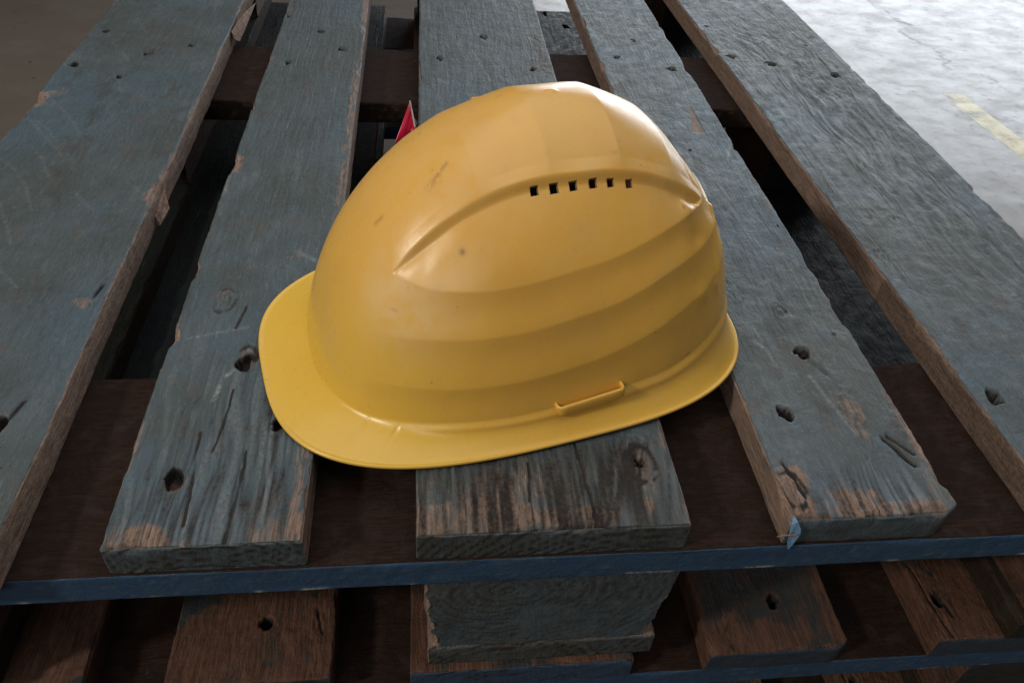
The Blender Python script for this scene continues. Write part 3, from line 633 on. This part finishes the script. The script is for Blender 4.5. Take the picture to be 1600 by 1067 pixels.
    cuf = np.sign(np.cos(fine))*abs(np.cos(fine))**(2/H['pv']); cvf = np.sign(np.sin(fine))*abs(np.sin(fine))**(2/H['pv'])
    Rf = np.stack([np.where(cuf > 0, H['af']+H['vis'], H['ar']+H['fr'])*cuf, (H['b']+H['fs'])*cvf, -H['drop']*np.clip(cuf, 0, 1)**2], -1)
    angf = np.unwrap(np.arctan2(Rf[:, 1]/(H['b']), Rf[:, 0]/H['af']))
    o_ = np.argsort(angf % (2*np.pi)); af_s = (angf % (2*np.pi))[o_]; Rs = Rf[o_]
    ab = ang_b % (2*np.pi)
    rim = np.stack([np.interp(ab, af_s, Rs[:, i], period=2*np.pi) for i in range(3)], -1)
    g = np.linspace(0, 1, 34)[:-1][::-1]; rows = []
    reach = np.linalg.norm((rim-base)[:, :2], axis=1)
    down = base[:, 2]-rim[:, 2]
    Ntan = P[0]-P[1]; Ntan /= np.linalg.norm(Ntan, axis=1)[:, None]
    out = rim-base; out[:, 2] = -np.minimum(reach*.16, 2.5); outn = out/np.linalg.norm(out, axis=1)[:, None]
    for gi in g[::-1][1:]:
        h00 = 2*gi**3-3*gi**2+1; h10 = gi**3-2*gi**2+gi; h01 = -2*gi**3+3*gi**2; h11 = gi**3-gi**2
        m0 = Ntan*np.minimum(1.1*down, 22)[:, None]; m1 = outn*(reach*1.1)[:, None] + np.array([0, 0, -1])*(down*.25)[:, None]
        rows.append(h00*base + h10*m0 + h01*rim + h11*m1)
    sk = np.array(rows)          # from just below the fold to just before the rim
    # bevel at the fold: skirt stands 0.9 mm proud on the sides
    vf = np.linspace(0, 1, len(sk))[:, None, None]
    sidew = (sstep(40, 70, np.abs((deg+180) % 360-180))*1.0)[None, :, None]
    nrm_h = np.stack([np.cos(ab), np.sin(ab), 0*ab], -1)[None]
    sk = sk + nrm_h*sidew*(1.1*np.exp(-((vf-.16)/.13)**2) - .35*np.exp(-((vf-.5)/.15)**2))
    for c_ in (37.0, 47.5, -37.0, -47.5):   # short moulded notches over the brim's root
        kx = np.exp(-(((deg+180) % 360-180-c_)/.55)**2)[None, :, None]; sk = sk - nrm_h*kx*.8*np.exp(-((vf-.35)/.2)**2)
    no = rim-base; no[:, 2] = 0; no /= np.linalg.norm(no, axis=1)[:, None]
    zv = np.array([0, 0, 1.])
    lip = np.array([rim + no*.2+zv*.9, rim + no*1.0 + zv*.7, rim+no*1.5+zv*0.0, rim+no*1.5-zv*1.0, rim+no*.9-zv*1.7, rim-no*.3-zv*1.8, rim-no*1.8-zv*1.4])
    TH = 2.4
    inner_sk = sk[::-1].copy()
    ns = np.cross(np.roll(sk, -1, 1)-np.roll(sk, 1, 1), np.gradient(sk, axis=0)); ns /= np.maximum(np.linalg.norm(ns, axis=-1, keepdims=True), 1e-9)
    ns = -ns   # outward
    if (ns[..., 2].mean() < 0): ns = -ns
    inner_sk = (sk-ns*TH)[::-1][2:]
    inner_d = P - Nn*TH
    allr = np.concatenate([P[::-1], sk, lip, inner_sk, inner_d], 0)       # top outer -> rim -> top inner
    R_, C_ = allr.shape[:2]; V = allr.reshape(-1, 3)
    i = np.arange(R_-1)[:, None]; j = np.arange(C_)[None, :]; j2 = (j+1) % C_
    F = np.stack([i*C_+j, (i+1)*C_+j, (i+1)*C_+j2, i*C_+j2], -1).reshape(-1, 4)
    # masks: R scuff, G chalky bloom and painted rear-crown glare, B fresher brim
    X, Y, Zz = V.T
    mk = np.zeros((len(V), 4)); hf = fbm(X*.9, Y*.9+Zz*.7, 3, 2); 
    def seg3(a, b, wd, amt, th=.45):
        a = np.array(a, float); b = np.array(b, float); dd = b-a; t = np.clip(((V-a)@dd)/(dd@dd), 0, 1); r = np.linalg.norm(V-a-t[:, None]*dd, axis=1)
        mk[:, 0] = np.maximum(mk[:, 0], amt*np.exp(-(r/wd)**2)*sstep(th-.1, th+.1, hf+ .15))
    seg3((66, 24, 131), (58, 20, 137), 1.5, .55, .5); seg3((70, 26, 129), (64, 24, 132), 2.4, .45, .55)
    seg3((93, 17, 109), (96, 16, 105), 1.6, .5, .5); seg3((60.5, 56.5, 107.3), (60.5, 56.7, 106.8), 1.5, .95, 0)
    seg3((-67, 89.5, 24), (-75, 85.8, 25.5), .7, .95, 0); seg3((-69, 54.5, 111), (-69, 55.3, 109.6), .9, 1, 0)
    seg3((104, 52, 78), (96, 56, 76), 1.0, .35, .5); seg3((20, -10, 156), (16, -9, 156), 1, .4, .5); seg3((62, -18, 136), (62, -19, 135), .8, .6, 0)
    seg3((-20, 96, 36), (-21, 96, 34), .6, .5, 0); seg3((-58, 86, 50), (-56, 87, 50), .8, .3, 0); seg3((-29, 40, 142), (-28, 40, 142), 1.2, .35, 0); seg3((0, 92, 60), (1, 92, 61), .6, .5, 0)
    bloom = lambda c, R: np.exp(-(((V-np.array(c))**2).sum(1))/R**2)
    mk[:, 1] = .55*bloom((92, 58, 82), 26) + .22*bloom((60, 10, 140), 50) + .40*sstep(-20, -75, X)*sstep(95, 125, Zz)*(.4+.8*fbm(X*.3, Y*.3, 8, 3))
    mk[:, 2] = .30*sstep(120, 30, Zz) + .65*sstep(20, 130, X)*sstep(105, 20, Zz) + .3*sstep(16, 0, Zz) 
    me = mesh_np('shell', V*MM, F, mk)
    return me, dict(zip(('deg', 'P', 'N'), (deg, P, Nn)))
shell_me, HS = helmet()

hat = empty('hard_hat', (0, 0, 0))
yaw, tilt = math.radians(194.8662342661539), math.radians(-0.7707378756)
ct, st = math.cos(tilt), math.sin(tilt); cyy, syy = math.cos(yaw), math.sin(yaw)
MT = Matrix(((ct, 0, -st, 0), (0, 1, 0, 0), (st, 0, ct, 0), (0, 0, 0, 1))); MR = Matrix(((cyy, -syy, 0, 0), (syy, cyy, 0, 0), (0, 0, 1, 0), (0, 0, 0, 1)))
HAT_Z = 4.308
hat.matrix_world = Matrix.Translation((71.249*MM, 165.044*MM, HAT_Z*MM)) @ MR @ MT
hat['label'] = 'yellow plastic hard hat with moulded ridges lying on the top pallet'; hat['category'] = 'hard hat'
shell = link('shell', shell_me, M_yellow, hat)

# vents: real square openings through the ridge face, cut out of the shell
import bmesh
P_, N_ = HS['P'], HS['N']
def surf_at(u, v):
    dd = (P_[..., 0]-u)**2+(P_[..., 1]-v)**2 + np.where(P_[..., 2] < 60, 1e6, 0); k = np.unravel_index(dd.argmin(), dd.shape); return P_[k], N_[k]
bm = bmesh.new()
vents = []
for sgn in (1, -1):
    for (u, sz) in ((19.2, 4.3), (8.7, 4.7), (-2.0, 4.3), (-13.0, 4.4), (-23.3, 4.0), (-34.5, 4.0)):
        p, _ = surf_at(u, sgn*float(np.interp(u, RIDGE_U, (RIDGE_T+RIDGE_F)/2))); vents.append((p, sgn))
        nv = Vector((0.0, sgn*.62, .78)).normalized(); tx = Vector((1, 0, 0)); ty = nv.cross(tx)
        m = Matrix((tx*sz, ty*sz*1.08, nv*14)).transposed().to_4x4(); m.translation = Vector(p)
        geo = bmesh.ops.create_cube(bm, size=1.0, matrix=m)
for v in bm.verts: v.co *= MM
cm = bpy.data.meshes.new('cutter'); bm.to_mesh(cm); bm.free()
cut = bpy.data.objects.new('cutter', cm); COL.objects.link(cut)
cut.matrix_world = hat.matrix_world
bpy.context.view_layer.update()
mod = shell.modifiers.new('vents', 'BOOLEAN'); mod.object = cut; mod.operation = 'DIFFERENCE'; mod.solver = 'EXACT'
dg = bpy.context.evaluated_depsgraph_get()
ev = bpy.data.meshes.new_from_object(shell.evaluated_get(dg), preserve_all_data_layers=True, depsgraph=dg)
shell.modifiers.clear(); shell.data = ev; ev.name = 'shell'
bpy.data.objects.remove(cut)
print('shell faces', len(ev.polygons))

# dark webbing cradle inside the shell, seen only through the vents
M_web = simple_mat('dark_webbing', (0.03, 0.028, 0.025), 0.8, (0.02, 0.02, 0.02), 800)
M_tan = simple_mat('orange_strap', (0.40, 0.17, 0.03), 0.7, (0.28, 0.11, 0.02), 800)
def strap(v0, wid, mat):
    V = []; F = []
    ths = np.linspace(-1.15, 1.15, 25)
    for th in ths:
        for du in (-wid/2, wid/2):
            for dr in (0, -1.4):
                V.append((v0+du, (88+dr)*math.sin(th)*.92, 20+(112+dr)*math.cos(th)))
    for i in range(24):
        a = 4*i; b = a+4
        F += [(a, a+2, b+2, b), (a+1, b+1, b+3, a+3), (a, b, b+1, a+1), (a+2, a+3, b+3, b+2)]
    me = bpy.data.meshes.new('cradle_strap'); me.from_pydata([(x*MM, y*MM, z*MM) for x, y, z in V], [], F); me.update()
    return link('cradle_strap', me, mat, hat)
strap(-2, 34, M_web)
p6 = vents[5][0]
poly_solid('cradle_strap', [(-41, p6[1]-1, p6[2]-6.5), (-31, p6[1]-1, p6[2]-6.5), (-31, p6[1]-9, p6[2]-1.5), (-41, p6[1]-9, p6[2]-1.5)], 1.0, (0, .6, .8), M_tan, hat)

# accessory pocket on the near side and on the far side
def pocket(sgn):
    me_v = []; 
    a = np.array([15.5, 0, 17.0]); b = np.array([-24.3, 0, 21.2]); L = np.linalg.norm(b-a); ux = (b-a)/L
    up = np.array([-ux[2], 0, ux[0]]); up = up if up[2] > 0 else -up
    def base_v(x, z):
        k = ((P_[..., 0]-x)**2+(P_[..., 2]-z)**2 + np.where(P_[..., 1]*sgn < 0, 1e6, 0)); q = np.unravel_index(k.argmin(), k.shape); return abs(P_[q][1])
    bv0, bv1 = base_v(a[0], 24), base_v(b[0], 24)
    # U path in (along, out) plane: from shell, out 4.6, along, back
    path = [(-.3, -2.0), (-.5, 2.0), (-.1, 4.0), (1.4, 5.2), (L-1.4, 5.2), (L+.1, 4.0), (L+.5, 2.0), (L+.3, -2.0)]
    pp = []
    for i in range(len(path)-1):
        n = 12 if i == 3 else 3
        for k in range(n): t = k/n; pp.append((path[i][0]*(1-t)+path[i+1][0]*t, path[i][1]*(1-t)+path[i+1][1]*t))
    pp.append(path[-1]); n = len(pp)
    # section across the wall: thickness 1.5, height 6, rounded
    V = []; F = []
    sec = [(-.75, -3.4), (-.45, -3.9), (.45, -3.9), (.8, -3.4), (1.0, 2.2), (.6, 3.0), (0, 3.3), (-.6, 3.0), (-1.0, 2.2)]
    for i, (s_, o_) in enumerate(pp):
        i0, i1 = max(0, i-1), min(n-1, i+1); tx, ty = pp[i1][0]-pp[i0][0], pp[i1][1]-pp[i0][1]; l_ = math.hypot(tx, ty); nx, ny = ty/l_, -tx/l_
        nx, ny = -nx, -ny
        for (q, h_) in sec:
            s2 = s_+nx*q; o2 = o_+ny*q
            c = a+ux*s2+up*(h_); bv = bv0+(bv1-bv0)*np.clip(s2/L, 0, 1)
            V.append((c[0], sgn*(bv+o2), c[2]))
    m_ = len(sec)
    for i in range(n-1):
        for k in range(m_):
            k2 = (k+1) % m_; F.append((i*m_+k, i*m_+k2, (i+1)*m_+k2, (i+1)*m_+k))
    F += [tuple(range(m_))[::-1], tuple((n-1)*m_+k for k in range(m_))]
    # floor of the pocket
    k0 = len(V)
    for s_, o_ in ((0, -3), (L, -3), (L, 5.0), (0, 5.0)):
        c = a+ux*s_+up*(-2.9); bv = bv0+(bv1-bv0)*s_/L; V.append((c[0], sgn*(bv+o_), c[2]))
    F.append((k0, k0+1, k0+2, k0+3))
    me = bpy.data.meshes.new('accessory_slot'); me.from_pydata([(x*MM, y*MM, z*MM) for x, y, z in V], [], F)
    bmx = bmesh.new(); bmx.from_mesh(me); bmesh.ops.recalc_face_normals(bmx, faces=bmx.faces); bmx.to_mesh(me); bmx.free()
    for p in me.polygons: p.use_smooth = True
    at = me.color_attributes.new('mask', 'FLOAT_COLOR', 'POINT')
    for i_, d_ in enumerate(at.data): d_.color = (0, 0, .35, 1) if i_ < k0 else (1, 0, 0, 1)  # pocket floor: dirt, with the shade of the gap painted in
    link('accessory_slot', me, M_yellow, hat)
pocket(1); pocket(-1)

# ------------------------------------------------------------------ red packet wedged in the gap behind the hat
def packet():
    m, nt, b = new_mat('red_printed_foil'); g = N(nt); tc = g.n('ShaderNodeTexCoord'); v = tc.outputs['Object']
    geo = g.n('ShaderNodeNewGeometry')
    f = g.noise(v, 70, 2, 0.5, 1.2); wv = g.ramp(f, 0.60, 0.66)
    c = g.mix(wv, (0.56, 0.012, 0.055), (0.75, 0.35, 0.40))
    c = g.mix(g.ramp(g.noise(v, 40, 2, .5), .35, .5, 1, 0), c, (0.22, 0.004, 0.02))
    g.l(c, b.inputs['Base Color']); b.inputs['Roughness'].default_value = 0.3
    M_grey = simple_mat('grey_paper_lining', (0.36, 0.34, 0.31), 0.5, (0.25, 0.24, 0.22), 500)
    root = empty('packet', (-14*MM, 470*MM, -100*MM)); root['label'] = 'crumpled red and white packet stuck in the gap behind the hard hat'; root['category'] = 'wrapper'
    O = np.array([-14, 470, -100.])
    def sheet(name, corners, mat, thick, bow, seed):
        n = 16; a, b_, c_, d_ = [np.array(q, float) for q in corners]; V = []
        nv = np.cross(b_-a, d_-a); nv /= np.linalg.norm(nv)
        for i in range(n+1):
            for j in range(n+1):
                s, t = i/n, j/n; p = (a*(1-s)+b_*s)*(1-t)+(d_*(1-s)+c_*s)*t
                p = p + nv*(bow*4*s*(1-s) + (float(fbm(np.array(s*4.), np.array(t*4.), seed, 2))-.5)*3.2)
                V.append(p-O)
        V = np.array(V); Vb = V - nv*thick; idx = np.arange((n+1)**2).reshape(n+1, n+1)
        f1 = np.stack([idx[:-1, :-1], idx[1:, :-1], idx[1:, 1:], idx[:-1, 1:]], -1).reshape(-1, 4); f2 = f1[:, ::-1]+(n+1)**2
        br = np.concatenate([idx[0, :], idx[1:, -1], idx[-1, -2::-1], idx[-2:0:-1, 0]]); b2 = np.roll(br, -1)
        f3 = np.stack([br, b2, b2+(n+1)**2, br+(n+1)**2], 1)
        me = mesh_np(name, np.concatenate([V, Vb])*MM, np.concatenate([f1, f2, f3])); link(name, me, mat, root)
    tip = (-6, 492, 5.5)
    sheet('front_sheet', [tip, (-1.6, 484, -17), (-2, 474, -92), (-38, 466, -72)], m, .5, 2.2, 3)
    sheet('back_sheet', [(-6, 492.5, 5.9), (1.2, 489, -14), (.6, 486, -90), (-8, 505, -85)], M_grey, .6, -2, 5)
    # pale folded hem along the right edge of the front sheet
    V = []; F = []; n = 12
    for i in range(n+1):
        t = i/n; p = np.array(tip)*(1-t)+np.array((-1.6, 484, -17.))*t
        for k in range(6):
            a = 2*math.pi*k/6; V.append(tuple((p-O+np.array([math.cos(a)*.75+.2, math.sin(a)*.3, math.sin(a)*.75+.3]))*MM))
    for i in range(n):
        for k in range(6): F.append((i*6+k, i*6+(k+1) % 6, (i+1)*6+(k+1) % 6, (i+1)*6+k))
    me = bpy.data.meshes.new('folded_hem'); me.from_pydata(V, [], F); me.update(); link('folded_hem', me, simple_mat('pale_paper_edge', (0.55, 0.48, 0.45), .6), root)
packet()
